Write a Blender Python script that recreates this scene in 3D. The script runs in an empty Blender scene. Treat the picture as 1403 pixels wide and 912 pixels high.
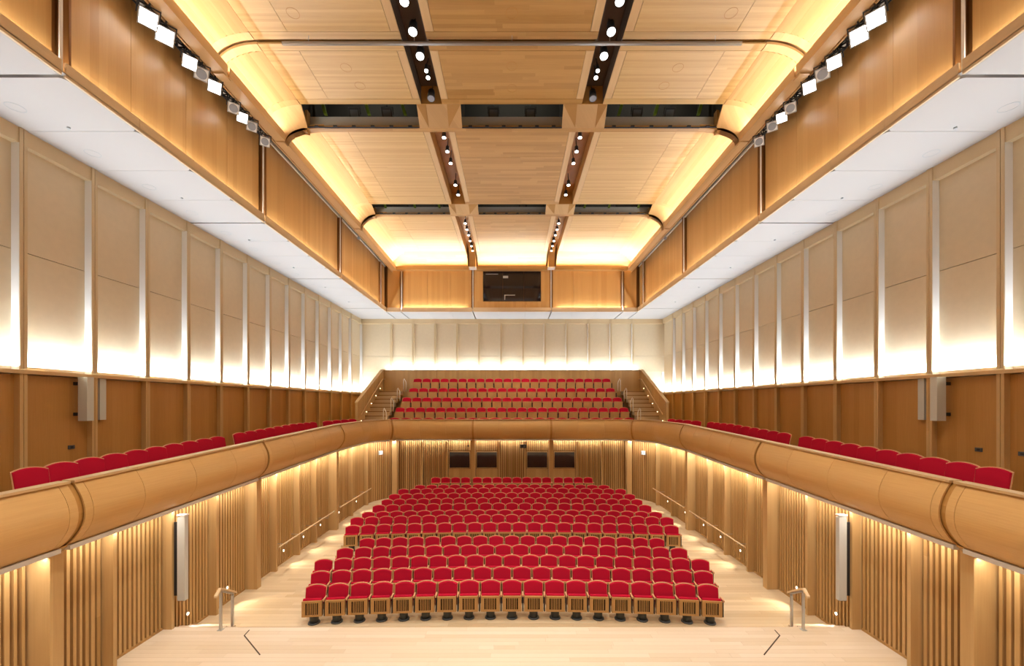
import bpy, bmesh, math, random
from mathutils import Vector, Matrix
random.seed(7)
C = bpy.context.scene.collection
PI = math.pi

# ------------------------------------------------------------------ camera, world, exposure
CZ = 5.45                                   # eye height above the stalls floor
cam_d = bpy.data.cameras.new('camera'); cam = bpy.data.objects.new('camera', cam_d); C.objects.link(cam)
cam.location = (0, 0, CZ); cam.rotation_euler = (PI / 2, 0, 0)
cam_d.sensor_width = 36; cam_d.sensor_fit = 'HORIZONTAL'; cam_d.lens = 560 / 1403 * 36
cam_d.shift_y = 96.5 / 1403; cam_d.clip_start = 0.05; cam_d.clip_end = 200
bpy.context.scene.camera = cam
w = bpy.data.worlds.new('world'); bpy.context.scene.world = w; w.use_nodes = True
w.node_tree.nodes['Background'].inputs[0].default_value = (1, .95, .88, 1)
w.node_tree.nodes['Background'].inputs[1].default_value = 0.3
vs = bpy.context.scene.view_settings
vs.view_transform = 'Standard'; vs.look = 'None'; vs.gamma = 1; vs.use_curve_mapping = False
vs.exposure = 0.22

WARM = (1, .89, .70); SOFT = (1, .96, .90); COOL = (.74, .86, 1.0)

def area(loc, direction, long_axis, length, width, power, color, spread=PI):
    l = bpy.data.lights.new('area_light', 'AREA'); l.shape = 'RECTANGLE'
    l.size = length; l.size_y = width; l.energy = power; l.color = color; l.spread = spread
    o = bpy.data.objects.new('area_light', l); C.objects.link(o)
    zz = -Vector(direction).normalized(); xx = Vector(long_axis).normalized(); yy = zz.cross(xx).normalized(); zz = xx.cross(yy)
    m = Matrix((xx, yy, zz)).transposed().to_4x4(); m.translation = Vector(loc); o.matrix_world = m
    return o
def spot(loc, target, power, color, angle=60, blend=.6, radius=.06):
    l = bpy.data.lights.new('spot_light', 'SPOT'); l.energy = power; l.color = color
    l.spot_size = math.radians(angle); l.spot_blend = blend; l.shadow_soft_size = radius
    o = bpy.data.objects.new('spot_light', l); C.objects.link(o); o.location = loc
    o.rotation_euler = (Vector(target) - Vector(loc)).to_track_quat('-Z', 'Y').to_euler()
    return o

K = 1.0
# white uplights behind the dado rail of the upper walls
for s in (-1, 1):
    area((s * 10.585, 16.3, CZ + .80), (0, 0, 1), (0, 1, 0), 24.2, .08, 1450 * K, COOL)
area((0, 28.36, CZ + 2.30), (0, 0, 1), (1, 0, 0), 17.5, .08, 430 * K, COOL)
# warm coves round the edge of the ceiling
for s in (-1, 1):
    area((s * 7.50, 16.9, CZ + 8.72), (-s * .9, 0, 1), (0, 1, 0), 18.6, .08, 270 * K, WARM)
area((0, 26.12, CZ + 8.70), (0, -.8, 1), (1, 0, 0), 14.6, .08, 460 * K, WARM)
# coves behind the fascia of the soffit
for s in (-1, 1):
    area((s * 8.165, 15.9, CZ + 6.05), (s * .1, 0, 1), (0, 1, 0), 20.2, .05, 110 * K, SOFT)
area((5.2, 26.39, CZ + 6.05), (0, .1, 1), (1, 0, 0), 4.5, .05, 40 * K, SOFT)
area((-5.2, 26.39, CZ + 6.05), (0, .1, 1), (1, 0, 0), 4.5, .05, 40 * K, SOFT)
# stage lighting over the performers, above and behind the eye, and a wide dim area light over the stalls
for s in (-1, 1):
    area((s * 2.6, 3.5, CZ + 9.3), (0, .12, -1), (0, 1, 0), 7, .5, 400 * K, SOFT, math.radians(120))
area((0, 15, CZ + 9.35), (0, 0, -1), (1, 0, 0), 3.8, 3.0, 10, SOFT)

# ------------------------------------------------------------------ mesh helpers
class MB:
    def __init__(self): self.bm = bmesh.new()
    def box(self, x0, x1, y0, y1, z0, z1, T=None, mi=0):
        P = [(x, y, z) for x in (x0, x1) for y in (y0, y1) for z in (z0, z1)]
        if T: P = [T(*p) for p in P]
        v = [self.bm.verts.new(p) for p in P]
        for f in ((0, 1, 3, 2), (4, 6, 7, 5), (0, 4, 5, 1), (2, 3, 7, 6), (0, 2, 6, 4), (1, 5, 7, 3)):
            self.bm.faces.new([v[i] for i in f]).material_index = mi
        return self
    def loft(self, rings, closed=True, caps=True, mi=0, smooth=False):
        R = [[self.bm.verts.new(p) for p in r] for r in rings]; n = len(R[0])
        for a, b in zip(R[:-1], R[1:]):
            for i in range(n if closed else n - 1):
                j = (i + 1) % n
                f = self.bm.faces.new((a[i], a[j], b[j], b[i])); f.material_index = mi; f.smooth = smooth
        if caps and closed:
            for r in (R[0], R[-1][::-1]):
                f = self.bm.faces.new(r); f.material_index = mi
        return self
    def cyl(self, p0, p1, r0, r1=None, n=12, mi=0, smooth=True):
        p0 = Vector(p0); p1 = Vector(p1); r1 = r0 if r1 is None else r1
        d = (p1 - p0).normalized(); a = d.orthogonal().normalized(); b = d.cross(a)
        ring = lambda p, r: [p + a * r * math.cos(2 * PI * k / n) + b * r * math.sin(2 * PI * k / n) for k in range(n)]
        return self.loft([ring(p0, r0), ring(p1, r1)], mi=mi, smooth=smooth)
    def tube(self, pts, r, n=8, mi=0):
        pts = [Vector(p) for p in pts]; rings = []; ref = None
        for i, p in enumerate(pts):
            d = (pts[min(i + 1, len(pts) - 1)] - pts[max(i - 1, 0)]).normalized()
            if ref is None: ref = d.orthogonal().normalized()
            a = (ref - d * ref.dot(d)).normalized(); ref = a; b = d.cross(a)
            rings.append([p + a * r * math.cos(2 * PI * k / n) + b * r * math.sin(2 * PI * k / n) for k in range(n)])
        return self.loft(rings, mi=mi, smooth=True)
    def mesh(self, name, mats):
        bmesh.ops.recalc_face_normals(self.bm, faces=self.bm.faces)
        me = bpy.data.meshes.new(name); self.bm.to_mesh(me); self.bm.free()
        for m in (mats if isinstance(mats, (list, tuple)) else [mats]): me.materials.append(m)
        return me
def link(name, data, parent=None, loc=None, rz=0, scale=None):
    o = bpy.data.objects.new(name, data); C.objects.link(o)
    if parent: o.parent = parent
    if loc: o.location = loc
    if rz: o.rotation_euler = (0, 0, rz)
    if scale: o.scale = scale
    return o
def obj(name, mb, mats, parent=None, **k): return link(name, mb.mesh(name, mats), parent, **k)
def tag(o, label=None, cat=None, group=None, kind=None):
    if label: o['label'] = label
    if cat: o['category'] = cat
    if group: o['group'] = group
    if kind: o['kind'] = kind
    return o
def root(name, label, cat, kind=None, loc=(0, 0, 0), rz=0, group=None):
    o = bpy.data.objects.new(name, None); C.objects.link(o); o.location = loc; o.rotation_euler = (0, 0, rz)
    return tag(o, label, cat, group, kind)
def copy_tree(o, parent=None):
    c = o.copy(); C.objects.link(c); c.parent = parent
    for ch in list(o.children): copy_tree(ch, c)
    return c
ORD = ('first second third fourth fifth sixth seventh eighth ninth tenth eleventh twelfth thirteenth fourteenth fifteenth sixteenth '
       'seventeenth eighteenth nineteenth twentieth twenty-first twenty-second twenty-third twenty-fourth').split()

# ------------------------------------------------------------------ materials
def lin(r, g, b):
    f = lambda c: (c / 255 / 12.92) if c / 255 <= .04045 else ((c / 255 + .055) / 1.055) ** 2.4
    return (f(r), f(g), f(b), 1)
def new_mat(name, rough=.5, spec=.5):
    m = bpy.data.materials.new(name); m.use_nodes = True
    b = m.node_tree.nodes['Principled BSDF']; b.inputs['Roughness'].default_value = rough
    b.inputs['Specular IOR Level'].default_value = spec
    return m, m.node_tree, b
def plain(name, col, rough=.5, metal=0, spec=.5, bump=0, bscale=200, var=0):
    m, t, b = new_mat(name, rough, spec); N = t.nodes; L = t.links
    b.inputs['Metallic'].default_value = metal; b.inputs['Base Color'].default_value = col
    if bump or var:
        tc = N.new('ShaderNodeTexCoord'); n = N.new('ShaderNodeTexNoise'); n.inputs['Scale'].default_value = bscale
        L.new(tc.outputs['Object'], n.inputs['Vector'])
        if bump:
            bp = N.new('ShaderNodeBump'); bp.inputs['Strength'].default_value = bump; bp.inputs['Distance'].default_value = .01
            L.new(n.outputs['Fac'], bp.inputs['Height']); L.new(bp.outputs['Normal'], b.inputs['Normal'])
        if var:
            mx = N.new('ShaderNodeMix'); mx.data_type = 'RGBA'
            mx.inputs[6].default_value = tuple(c * (1 - var) for c in col[:3]) + (1,); mx.inputs[7].default_value = tuple(min(1, c * (1 + var)) for c in col[:3]) + (1,)
            L.new(n.outputs['Fac'], mx.inputs[0]); L.new(mx.outputs[2], b.inputs['Base Color'])
    return m
def emit(name, col, strength):
    m, t, b = new_mat(name); b.inputs['Base Color'].default_value = (.8, .8, .8, 1)
    b.inputs['Emission Color'].default_value = col; b.inputs['Emission Strength'].default_value = strength
    return m
def wood(name, light, dark, mode='v', strip=.14, length=50., rough=.42, contrast=.5, island=False, spec=.4):
    """oak veneer: strips across the grain of slightly different tone, fine streaks along it"""
    m, t, b = new_mat(name, rough, spec); N = t.nodes; L = t.links
    def math_(op, a, bb=None):
        n = N.new('ShaderNodeMath'); n.operation = op
        for i, v in enumerate((a, bb)):
            if v is None: continue
            if isinstance(v, (int, float)): n.inputs[i].default_value = v
            else: L.new(v, n.inputs[i])
        return n.outputs[0]
    tc = N.new('ShaderNodeTexCoord'); sp = N.new('ShaderNodeSeparateXYZ'); L.new(tc.outputs['Object'], sp.inputs[0])
    X, Y, Z = sp.outputs
    if mode == 'v': al, cr = Z, math_('ADD', X, Y)
    elif mode == 'h': al, cr = X, math_('ADD', Y, Z)
    elif mode == 'y': al, cr = Y, math_('ADD', X, Z)
    else: al, cr = math_('ADD', X, Y), Z
    oi = N.new('ShaderNodeObjectInfo'); rnd = oi.outputs['Random']
    if island:
        ge = N.new('ShaderNodeNewGeometry'); rnd = ge.outputs['Random Per Island']
    off = math_('MULTIPLY', rnd, 37.7)
    sid = math_('FLOOR', math_('DIVIDE', math_('ADD', cr, math_('MULTIPLY', rnd, 3.1)), strip))
    w1 = N.new('ShaderNodeTexWhiteNoise'); w1.noise_dimensions = '2D'
    c1 = N.new('ShaderNodeCombineXYZ'); L.new(sid, c1.inputs[0]); L.new(off, c1.inputs[1]); L.new(c1.outputs[0], w1.inputs['Vector'])
    cell = math_('FLOOR', math_('ADD', math_('DIVIDE', al, length), math_('MULTIPLY', w1.outputs['Value'], 9.)))
    w2 = N.new('ShaderNodeTexWhiteNoise'); w2.noise_dimensions = '2D'
    c2 = N.new('ShaderNodeCombineXYZ'); L.new(math_('ADD', sid, off), c2.inputs[0]); L.new(cell, c2.inputs[1]); L.new(c2.outputs[0], w2.inputs['Vector'])
    g = N.new('ShaderNodeTexNoise'); g.inputs['Scale'].default_value = 1; g.inputs['Detail'].default_value = 3; g.inputs['Roughness'].default_value = .6
    c3 = N.new('ShaderNodeCombineXYZ'); L.new(math_('MULTIPLY', cr, 42), c3.inputs[0]); L.new(math_('MULTIPLY', al, 1.4), c3.inputs[1])
    L.new(math_('ADD', off, math_('MULTIPLY', w2.outputs['Value'], 11)), c3.inputs[2]); L.new(c3.outputs[0], g.inputs['Vector'])
    fac = math_('ADD', math_('MULTIPLY', w2.outputs['Value'], contrast), math_('MULTIPLY', g.outputs['Fac'], 1 - contrast))
    mx = N.new('ShaderNodeMix'); mx.data_type = 'RGBA'; mx.inputs[6].default_value = light; mx.inputs[7].default_value = dark
    L.new(fac, mx.inputs[0]); L.new(mx.outputs[2], b.inputs['Base Color'])
    return m
M = {}
M['oak_v'] = wood('oak_vertical', lin(210, 174, 120), lin(182, 144, 90), 'v', .16, 50)
M['oak_h'] = wood('oak_ceiling', lin(192, 150, 90), lin(152, 110, 56), 'h', .12, 2.4, contrast=.5)
M['oak_up'] = wood('oak_upper_wall', lin(216, 174, 112), lin(194, 148, 86), 'v', .18, 50)
M['fascia'] = wood('pale_fascia_oak', lin(228, 204, 166), lin(212, 184, 142), 'b', .3, 50, contrast=.3)
M['oak_hs'] = wood('oak_side_tray', lin(212, 178, 122), lin(180, 142, 86), 'h', .07, 50, contrast=.45)
M['rail_oak'] = wood('oak_handrail', lin(230, 202, 158), lin(214, 182, 136), 'y', .3, 50, contrast=.2)
M['oak_y'] = wood('oak_lengthwise', lin(210, 176, 128), lin(188, 152, 104), 'y', .2, 50)
M['oak_b'] = wood('oak_balcony', lin(214, 172, 112), lin(192, 148, 86), 'b', .5, 50, contrast=.25, rough=.38)
M['oak_deep'] = wood('oak_dado', lin(190, 140, 74), lin(162, 112, 50), 'v', .2, 50, contrast=.35)  # deeper tone puts the unlit look of the dado into the colour
M['oak_slat'] = wood('oak_slat', lin(206, 166, 110), lin(174, 134, 78), 'v', .3, 50, contrast=.6)
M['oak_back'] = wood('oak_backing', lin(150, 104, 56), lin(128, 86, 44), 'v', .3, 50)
M['oak_seat'] = wood('oak_chair', lin(206, 162, 104), lin(182, 138, 82), 'v', .3, 50, contrast=.2)
M['frame'] = wood('oak_chair_edge', lin(226, 176, 132), lin(206, 152, 108), 'v', .3, 50, contrast=.2)  # pinkish tint puts red reflected from the upholstery into the oak
M['pale'] = plain('pale_plaster_veneer', lin(210, 192, 160), .6, var=.05, bscale=6)
M['pale_edge'] = plain('pale_oak_edge', lin(206, 182, 142), .55)
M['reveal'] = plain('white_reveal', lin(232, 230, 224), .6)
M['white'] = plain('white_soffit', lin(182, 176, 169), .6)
M['floor'] = wood('maple_floor', lin(230, 213, 190), lin(210, 188, 156), 'h', 50, 50, contrast=.65, island=True, rough=.35)
M['floor2'] = wood('maple_aisle_floor', lin(222, 200, 164), lin(192, 164, 124), 'h', 50, 50, contrast=.65, island=True, rough=.35)
M['red'] = plain('red_wool', lin(184, 20, 50), .9, spec=.15, bump=.15, bscale=300)
M['dark'] = plain('dark_void', lin(58, 56, 50), .9, spec=.1)
M['pit'] = plain('painted_slot_shade', lin(16, 12, 10), .95, spec=.05)  # near-black sheet stands in for the shade inside the seat slots
M['black'] = plain('black_metal', lin(30, 31, 34), .5)
M['ped'] = plain('charcoal_pedestal', lin(70, 74, 76), .45)
M['steel'] = plain('brushed_steel', lin(196, 196, 192), .35, metal=.6)
M['grey'] = plain('grey_paint', lin(168, 170, 168), .6)
M['spk'] = plain('speaker_grey', lin(196, 196, 188), .5)
M['green'] = plain('green_steel', lin(106, 132, 40), .6)
M['glass'] = plain('dark_glass', lin(26, 20, 26), .06, spec=.8)
M['glow'] = emit('lamp_face', (1, .98, .95, 1), 14)
M['glow_s'] = emit('lamp_face_small', (1, .97, .92, 1), 9)
M['glow_w'] = emit('step_light_face', (1, .82, .55, 1), 6)
M['lens'] = plain('unlit_lens', lin(150, 156, 166), .15)
M['plate'] = plain('white_lamp_plate', lin(232, 232, 230), .5)
M['exit'] = emit('exit_sign_face', (.7, .9, 1, 1), .8)
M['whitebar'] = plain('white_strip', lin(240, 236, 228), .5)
M['bar'] = plain('light_bar_white', lin(214, 212, 206), .4)
M['rodgrey'] = plain('dull_aluminium', lin(140, 134, 128), .4, metal=.5)
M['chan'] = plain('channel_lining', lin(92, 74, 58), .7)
M['line'] = plain('dark_joint', lin(70, 50, 30), .8)

def TS(s, base=0.):                                  # (along, depth outward, height relative to the eye) -> world
    if s in (-1, 1): return lambda u, d, h: (s * (base + d), u, CZ + h)
    return lambda u, d, h: (u, base + d, CZ + h)

# ------------------------------------------------------------------ floors
STG = .40; ZE = 9.24
def boards(name, x0, x1, y0, y1, ztop, wd, mat, parent, zf=None, clip=None):
    mb = MB(); y = y0
    while y < y1 - .001:
        x = x0 - random.uniform(0, 2.4)
        ye = min(y + wd, y1)
        while x < x1:
            ln = random.uniform(1.6, 3.4); a = max(x, x0); b = min(x + ln, x1)
            if b - a > .02:
                z0 = ztop if zf is None else zf(y); z1 = ztop if zf is None else zf(ye)
                P = [(a + .0012, y + .0012, z0), (b - .0012, y + .0012, z0), (b - .0012, ye - .0012, z1), (a + .0012, ye - .0012, z1)]
                mb.loft([[(p[0], p[1], p[2] - .02) for p in P], P])
            x += ln
        y = ye
    return tag(obj(name, mb, mat, parent), kind='stuff')
fl = root('floor', 'pale maple board floor of the stalls, wide aisles beside the red seats', 'floor', 'structure')
obj('floor_slab', MB().box(-8.2, 8.2, ZE, 24.2, -.5, -.022), M['floor2'], fl)
def fz(y): return 0 if y < 10.2 else (y - 10.2) / 11.5 * .09
boards('floor_boards', -7.87, 7.87, ZE, 23.9, 0, .15, M['floor2'], fl, fz)
st = root('floor', 'cream maple stage floor, brightly lit, in front of the first seat row', 'stage floor', 'structure')
obj('stage_slab', MB().box(-8.2, 8.2, -3, ZE - .02, -.5, STG - .022), M['floor'], st)
obj('stage_edge', MB().box(-7.87, 7.87, ZE - .02, ZE + .012, -.02, STG - .001), M['oak_h'], st)
boards('stage_boards', -7.87, 7.87, 3, ZE, STG, .135, M['floor'], st)
for s in (-1, 1):                                     # inlaid joint of the stage lift
    mb = MB(); pts = [(5.86, 9.12), (5.83, 8.9), (5.06, 8.21)]
    for (a, b) in zip(pts[:-1], pts[1:]):
        d = Vector((b[0] - a[0], b[1] - a[1])).normalized() * .012; n = (-d.y, d.x)
        q = [(a[0] + n[0], a[1] + n[1]), (a[0] - n[0], a[1] - n[1]), (b[0] - n[0], b[1] - n[1]), (b[0] + n[0], b[1] + n[1])]
        mb.loft([[(s * x, y, STG - .002) for x, y in q], [(s * x, y, STG + .002) for x, y in q]])
    obj('lift_joint', mb, M['line'], st)
for s in (-1, 1):
    side = 'left' if s < 0 else 'right'
    t = root('stage_steps', f'maple steps down from the stage at the {side} wall', 'steps', loc=(s * 7.2, ZE, 0))
    for k in range(2):
        obj('tread', MB().box(-.55, .55, .02 + .3 * k, .3 + .3 * k, 0, .27 - .13 * k), M['floor'], t)
    # short handrail of two steel posts under a timber top
    t = root('step_handrail', f'short steel handrail with timber top by the {side} stage steps', 'handrail', loc=(s * 6.50, 9.12, STG))
    obj('post', MB().box(-.022, .022, -.022, .022, 0, .86), M['steel'], t)
    obj('post', MB().box(-.022, .022, .36, .404, -.40, .60), M['steel'], t)
    obj('base_plate', MB().box(-.05, .05, -.05, .05, 0, .012), M['steel'], t)
    obj('base_plate', MB().box(-.05, .05, .33, .43, -.40, -.388), M['steel'], t)
    obj('top_bar', MB().loft([[(x, -.022, z) for x, z in ((-.022, .86), (.022, .86), (.022, .90), (-.022, .90))], [(x, .404, z) for x, z in ((-.022, .60), (.022, .60), (.022, .64), (-.022, .64))]]), M['steel'], t)
    hr = MB().loft([[(x, y, z + dz) for x, dz in ((-.035, 0), (.035, 0), (.035, .045), (-.035, .045))] for y, z in ((-.16, .78), (-.02, .90), (.06, .865), (.5, .585))])
    obj('timber_grip', hr, M['rail_oak'], t)

# ------------------------------------------------------------------ lower walls with slats, fins and columns
def h_top(y):
    if y <= 5.85: return 1.36
    if y < 17.3: return 1.36 - (y - 5.85) / 11.45 * .45
    return .91
def floor_h(y): return STG if y < ZE else fz(y)
walls = {-1: root('wall_left', 'oak slatted side wall with fins and columns, left of the stalls', 'wall', 'structure'),
         1: root('wall_right', 'oak slatted side wall with fins and columns, right of the stalls', 'wall', 'structure'),
         0: root('wall_back', 'oak slatted wall behind the last stalls row', 'wall', 'structure')}
TOPZ = CZ - 1.85
slat_me = {}
def slat_mesh(h):
    h = round(h, 2)
    if h not in slat_me: slat_me[h] = MB().box(-.03, .03, -.04, .04, 0, h).mesh('slat', M['oak_slat'])
    return slat_me[h]
def slat_run(par, p0, p1, z0, z1, pitch=.105):
    p0 = Vector(p0); p1 = Vector(p1); L = (p1 - p0).length; n = max(1, int(round(L / pitch))); ang = math.atan2(p1.y - p0.y, p1.x - p0.x)
    for k in range(n):
        q = p0 + (p1 - p0) * ((k + .5) / n)
        link('slat', slat_mesh(z1 - z0), par, (q.x, q.y, z0), ang + random.uniform(-.02, .02), (random.choice((.72, .9, 1, 1.12)), 1, 1))
FIN = [3.74, 5.1, 7.79, 9.13, 10.51, 13.18, 14.6, 15.87, 19.5, 21.55]
COL = [6.6, 11.95, 17.4]
for s in (-1, 1):
    W = walls[s]; T = TS(s)
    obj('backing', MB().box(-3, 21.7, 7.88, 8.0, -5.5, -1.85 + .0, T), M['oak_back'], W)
    stops = []
    for y in FIN:
        z0 = floor_h(y)
        obj('fin', MB().box(y, y + .075, 7.60, 7.9, z0 - CZ, -h_top(y) - 1.12, T), M['oak_v'], W); stops.append((y, y + .075))
    for y in COL:
        z0 = floor_h(y)
        mb = MB().box(y, y + .2, 7.46, 7.9, z0 - CZ, -h_top(y) - 1.12, T).box(y + .2, y + .26, 7.52, 7.9, z0 - CZ, -h_top(y) - 1.12, T)
        obj('column', mb, M['oak_v'], W); stops.append((y, y + .30))
    stops.sort()
    for (a, b) in zip(stops[:-1], stops[1:]):
        y0, y1 = a[1] + .02, b[0] - .02
        segs = [(y0, y1)]
        if y0 < ZE < y1: segs = [(y0, ZE - .02), (ZE + .02, y1)]
        for (u, v) in segs:
            z0 = floor_h((u + v) / 2)
            slat_run(W, (s * 7.84, u), (s * 7.84, v), z0 + .05, TOPZ)
            obj('skirting', MB().box(u, v, 7.79, 7.88, z0 - CZ - .02, z0 - CZ + .05, T), M['oak_h'], W)
    # rounded rear corner with the door leaf
    cp = [(7.84, 21.6), (7.6, 22.35), (7.15, 23.0), (6.72, 23.45)]
    for i, (a, b) in enumerate(zip(cp[:-1], cp[1:])):
        dx, dy = b[0] - a[0], b[1] - a[1]; l = math.hypot(dx, dy); n = (dy / l * .06, -dx / l * .06)
        q = [a, b, (b[0] + n[0], b[1] + n[1]), (a[0] + n[0], a[1] + n[1])]
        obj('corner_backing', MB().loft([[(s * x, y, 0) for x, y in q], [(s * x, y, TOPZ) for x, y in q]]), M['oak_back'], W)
        slat_run(W, (s * a[0], a[1]), (s * b[0], b[1]), .1, TOPZ, .125)
    obj('column', MB().box(s * 6.5, s * 6.76, 23.05, 23.6, 0, TOPZ), M['oak_v'], walls[0])
    for xc, w2, yf in ((.74, .05, 23.3), (2.22, .12, 23.15), (3.72, .05, 23.3), (5.14, .05, 23.3)):
        obj('fin' if w2 < .1 else 'column', MB().box(s * xc - w2, s * xc + w2, yf, 23.6, 0, TOPZ), M['oak_v'], walls[0])
    for a, b in ((3.80, 5.06), (5.22, 6.46)):
        slat_run(walls[0], (s * a, 23.5), (s * b, 23.5), .1, TOPZ, .11)
    for a, b in ((.83, 2.07), (2.37, 3.64)):
        slat_run(walls[0], (s * a, 23.5), (s * b, 23.5), CZ - 2.7, TOPZ, .11)
        obj('apron_panel', MB().box(s * a, s * b, 23.46, 23.54, 0, CZ - 3.76), M['oak_v'], walls[0])
slat_run(walls[0], (-.66, 23.5), (.66, 23.5), .1, TOPZ, .11)
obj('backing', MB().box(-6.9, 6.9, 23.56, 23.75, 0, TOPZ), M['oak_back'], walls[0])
nwin = 0
for a, b in ((-3.62, -2.40), (-2.05, -.84), (.84, 2.05), (2.40, 3.62)):
    nwin += 1
    wr = root(f'window_{nwin}', f'dark control room window, {ORD[nwin-1]} from the left under the gallery', 'window', 'structure')
    z0, z1 = CZ - 3.72, CZ - 2.76
    obj('glass', MB().box(a + .02, b - .02, 23.47, 23.48, z0 + .02, z1 - .02), M['glass'], wr)
    mb = MB().box(a, b, 23.44, 23.5, z0, z0 + .03).box(a, b, 23.44, 23.5, z1 - .03, z1).box(a, a + .03, 23.44, 23.5, z0 + .03, z1 - .03).box(b - .03, b, 23.44, 23.5, z0 + .03, z1 - .03)
    obj('window_frame', mb, M['oak_v'], wr)

# ------------------------------------------------------------------ chairs
def back_outline(w, h0, h1, side_drop, n=9):
    pts = [(-w, h0), (w, h0), (w * 1.04, h1 - side_drop)]
    for k in range(1, n):
        u = 1 - 2 * k / n; pts.append((w * 1.04 * u, h1 - side_drop * (abs(u) ** 2.2)))
    pts.append((-w * 1.04, h1 - side_drop)); return pts
def lean(z): return .02 + max(0, z - .3) * .22
def back_mesh(name, w, h0, h1, drop, yo, th, mat, bulge=.012):
    o = back_outline(w, h0, h1, drop); cx = 0; cz = (h0 + h1) / 2
    sc = lambda k: [((x - cx) * k + cx, z if k == 1 else (z - cz) * k + cz) for x, z in o]
    R = [[(x, lean(z) + yo + th, z) for x, z in o], [(x, lean(z) + yo, z) for x, z in o], [(x, lean(z) + yo - bulge, z) for x, z in sc(.93)]]
    return MB().loft(R).mesh(name, mat)
CH = {}
mb = MB().cyl((0, 0, .03), (0, 0, .27), .105, n=16).cyl((0, 0, 0), (0, 0, .03), .145, .135, n=16)
CH['pedestal'] = mb.mesh('pedestal', M['ped'])
mb = MB(); y0, y1 = -.165, -.135
mb.box(-.235, -.15, y0, y1, .225, .61).box(.15, .235, y0, y1, .225, .61).box(-.15, .15, y0, y1, .225, .265).box(-.15, .15, y0, y1, .56, .61)
for k in range(6):
    x = -.15 + .3 * (k + 1) / 7; mb.box(x - .009, x + .009, y0, y1, .265, .56)
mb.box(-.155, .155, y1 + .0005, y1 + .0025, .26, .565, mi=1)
mb.box(-.235, -.222, y1, -.05, .225, .60).box(.222, .235, y1, -.05, .225, .60).box(-.222, .222, y1, -.05, .225, .238)
CH['seat_panel'] = mb.mesh('seat_panel', [M['oak_seat'], M['pit']])
o = [(-.128, .24), (-.045, .24), (-.035, .30), (-.03, .60), (-.045, .635), (-.085, .65), (-.12, .635), (-.13, .60)]
CH['cushion'] = MB().loft([[(x * k, y, z) for y, z in o] for x, k in ((-.22, 1), (.22, 1))]).mesh('cushion', M['red'])
CH['backrest'] = back_mesh('backrest', .233, .44, .868, .062, 0, .03, M['red'])
CH['back_frame'] = back_mesh('back_frame', .247, .30, .885, .066, .028, .022, M['frame'], 0)
mb = MB().box(.258, .292, -.13, .06, .60, .635).box(.258, .292, -.15, -.13, .585, .63)
mb.box(.262, .288, -.10, .05, .2, .60, mi=1)
CH['armrest'] = mb.mesh('armrest', [M['frame'], M['black']])
def make_chair(full=True, arm=True):
    r = bpy.data.objects.new('auditorium_chair', None); C.objects.link(r)
    for k in ('pedestal', 'seat_panel', 'cushion', 'backrest', 'back_frame', 'armrest'):
        if not full and k == 'seat_panel': continue
        link(k, CH[k], r)
    return r
proto = None; proto_first = True
def place(x, y, z, rz, label, group, sx=1.):
    global proto
    if proto is None: proto = make_chair(); r = proto
    else: r = copy_tree(proto)
    r.location = (x, y, z); r.rotation_euler = (0, 0, rz); r.scale = (sx, 1, 1)
    return tag(r, label, 'seat', group)
# rows: seats, half span in px at the row end, y of the back top at the centre (px), distance of back top
ROWS = [(19, 10.55, 4.57, .548), (20, 11.4, 4.58, .548), (21, 12.3, 4.555, .552), (20, 13.2, 4.60, .555), (19, 14.1, 4.61, .545),
        (22, 15.3, 4.455, .555), (23, 16.2, 4.40, .545), (22, 17.1, 4.44, .56), (21, 18.0, 4.38, .575), (22, 18.9, 4.35, .54),
        (21, 19.8, 4.31, .56), (20, 20.7, 4.26, .57), (17, 21.6, 4.26, .60), (16, 22.7, 4.09, .55)]
R_CURVE = 46.
for ri, (n, zt, ht, pitch) in enumerate(ROWS):
    z = CZ - ht - .885; zt -= .12
    z = max(z, fz(zt)) if ri >= 5 else 0.0
    for k in range(n):
        off = (k - (n - 1) / 2) * pitch
        if ri == 13: off += (-.1 if k < 4 else .1 if k > 11 else 0)
        a = off / R_CURVE * (1.0 if ri < 13 else .3)
        x = R_CURVE * math.sin(a) if ri < 13 else off; y = zt - R_CURVE * (1 - math.cos(a))
        place(x, y, z, -a, f'red tip-up seat, {ORD[k]} from left, {ORD[ri]} stalls row from the stage', 'red tip-up seats in the stalls', pitch / .55)
    if z > .02:
        half = n * pitch / 2 + .1; mb = MB(); m = 24
        ring = lambda x: [(x, zt - .42 - R_CURVE * (1 - math.cos(x / R_CURVE)), 0), (x, zt + .5 - R_CURVE * (1 - math.cos(x / R_CURVE)), 0), (x, zt + .5 - R_CURVE * (1 - math.cos(x / R_CURVE)), z), (x, zt - .42 - R_CURVE * (1 - math.cos(x / R_CURVE)), z)]
        mb.loft([ring(-half + 2 * half * i / m) for i in range(m + 1)])
        obj('seating_platform', mb, M['floor2'], fl)

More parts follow.
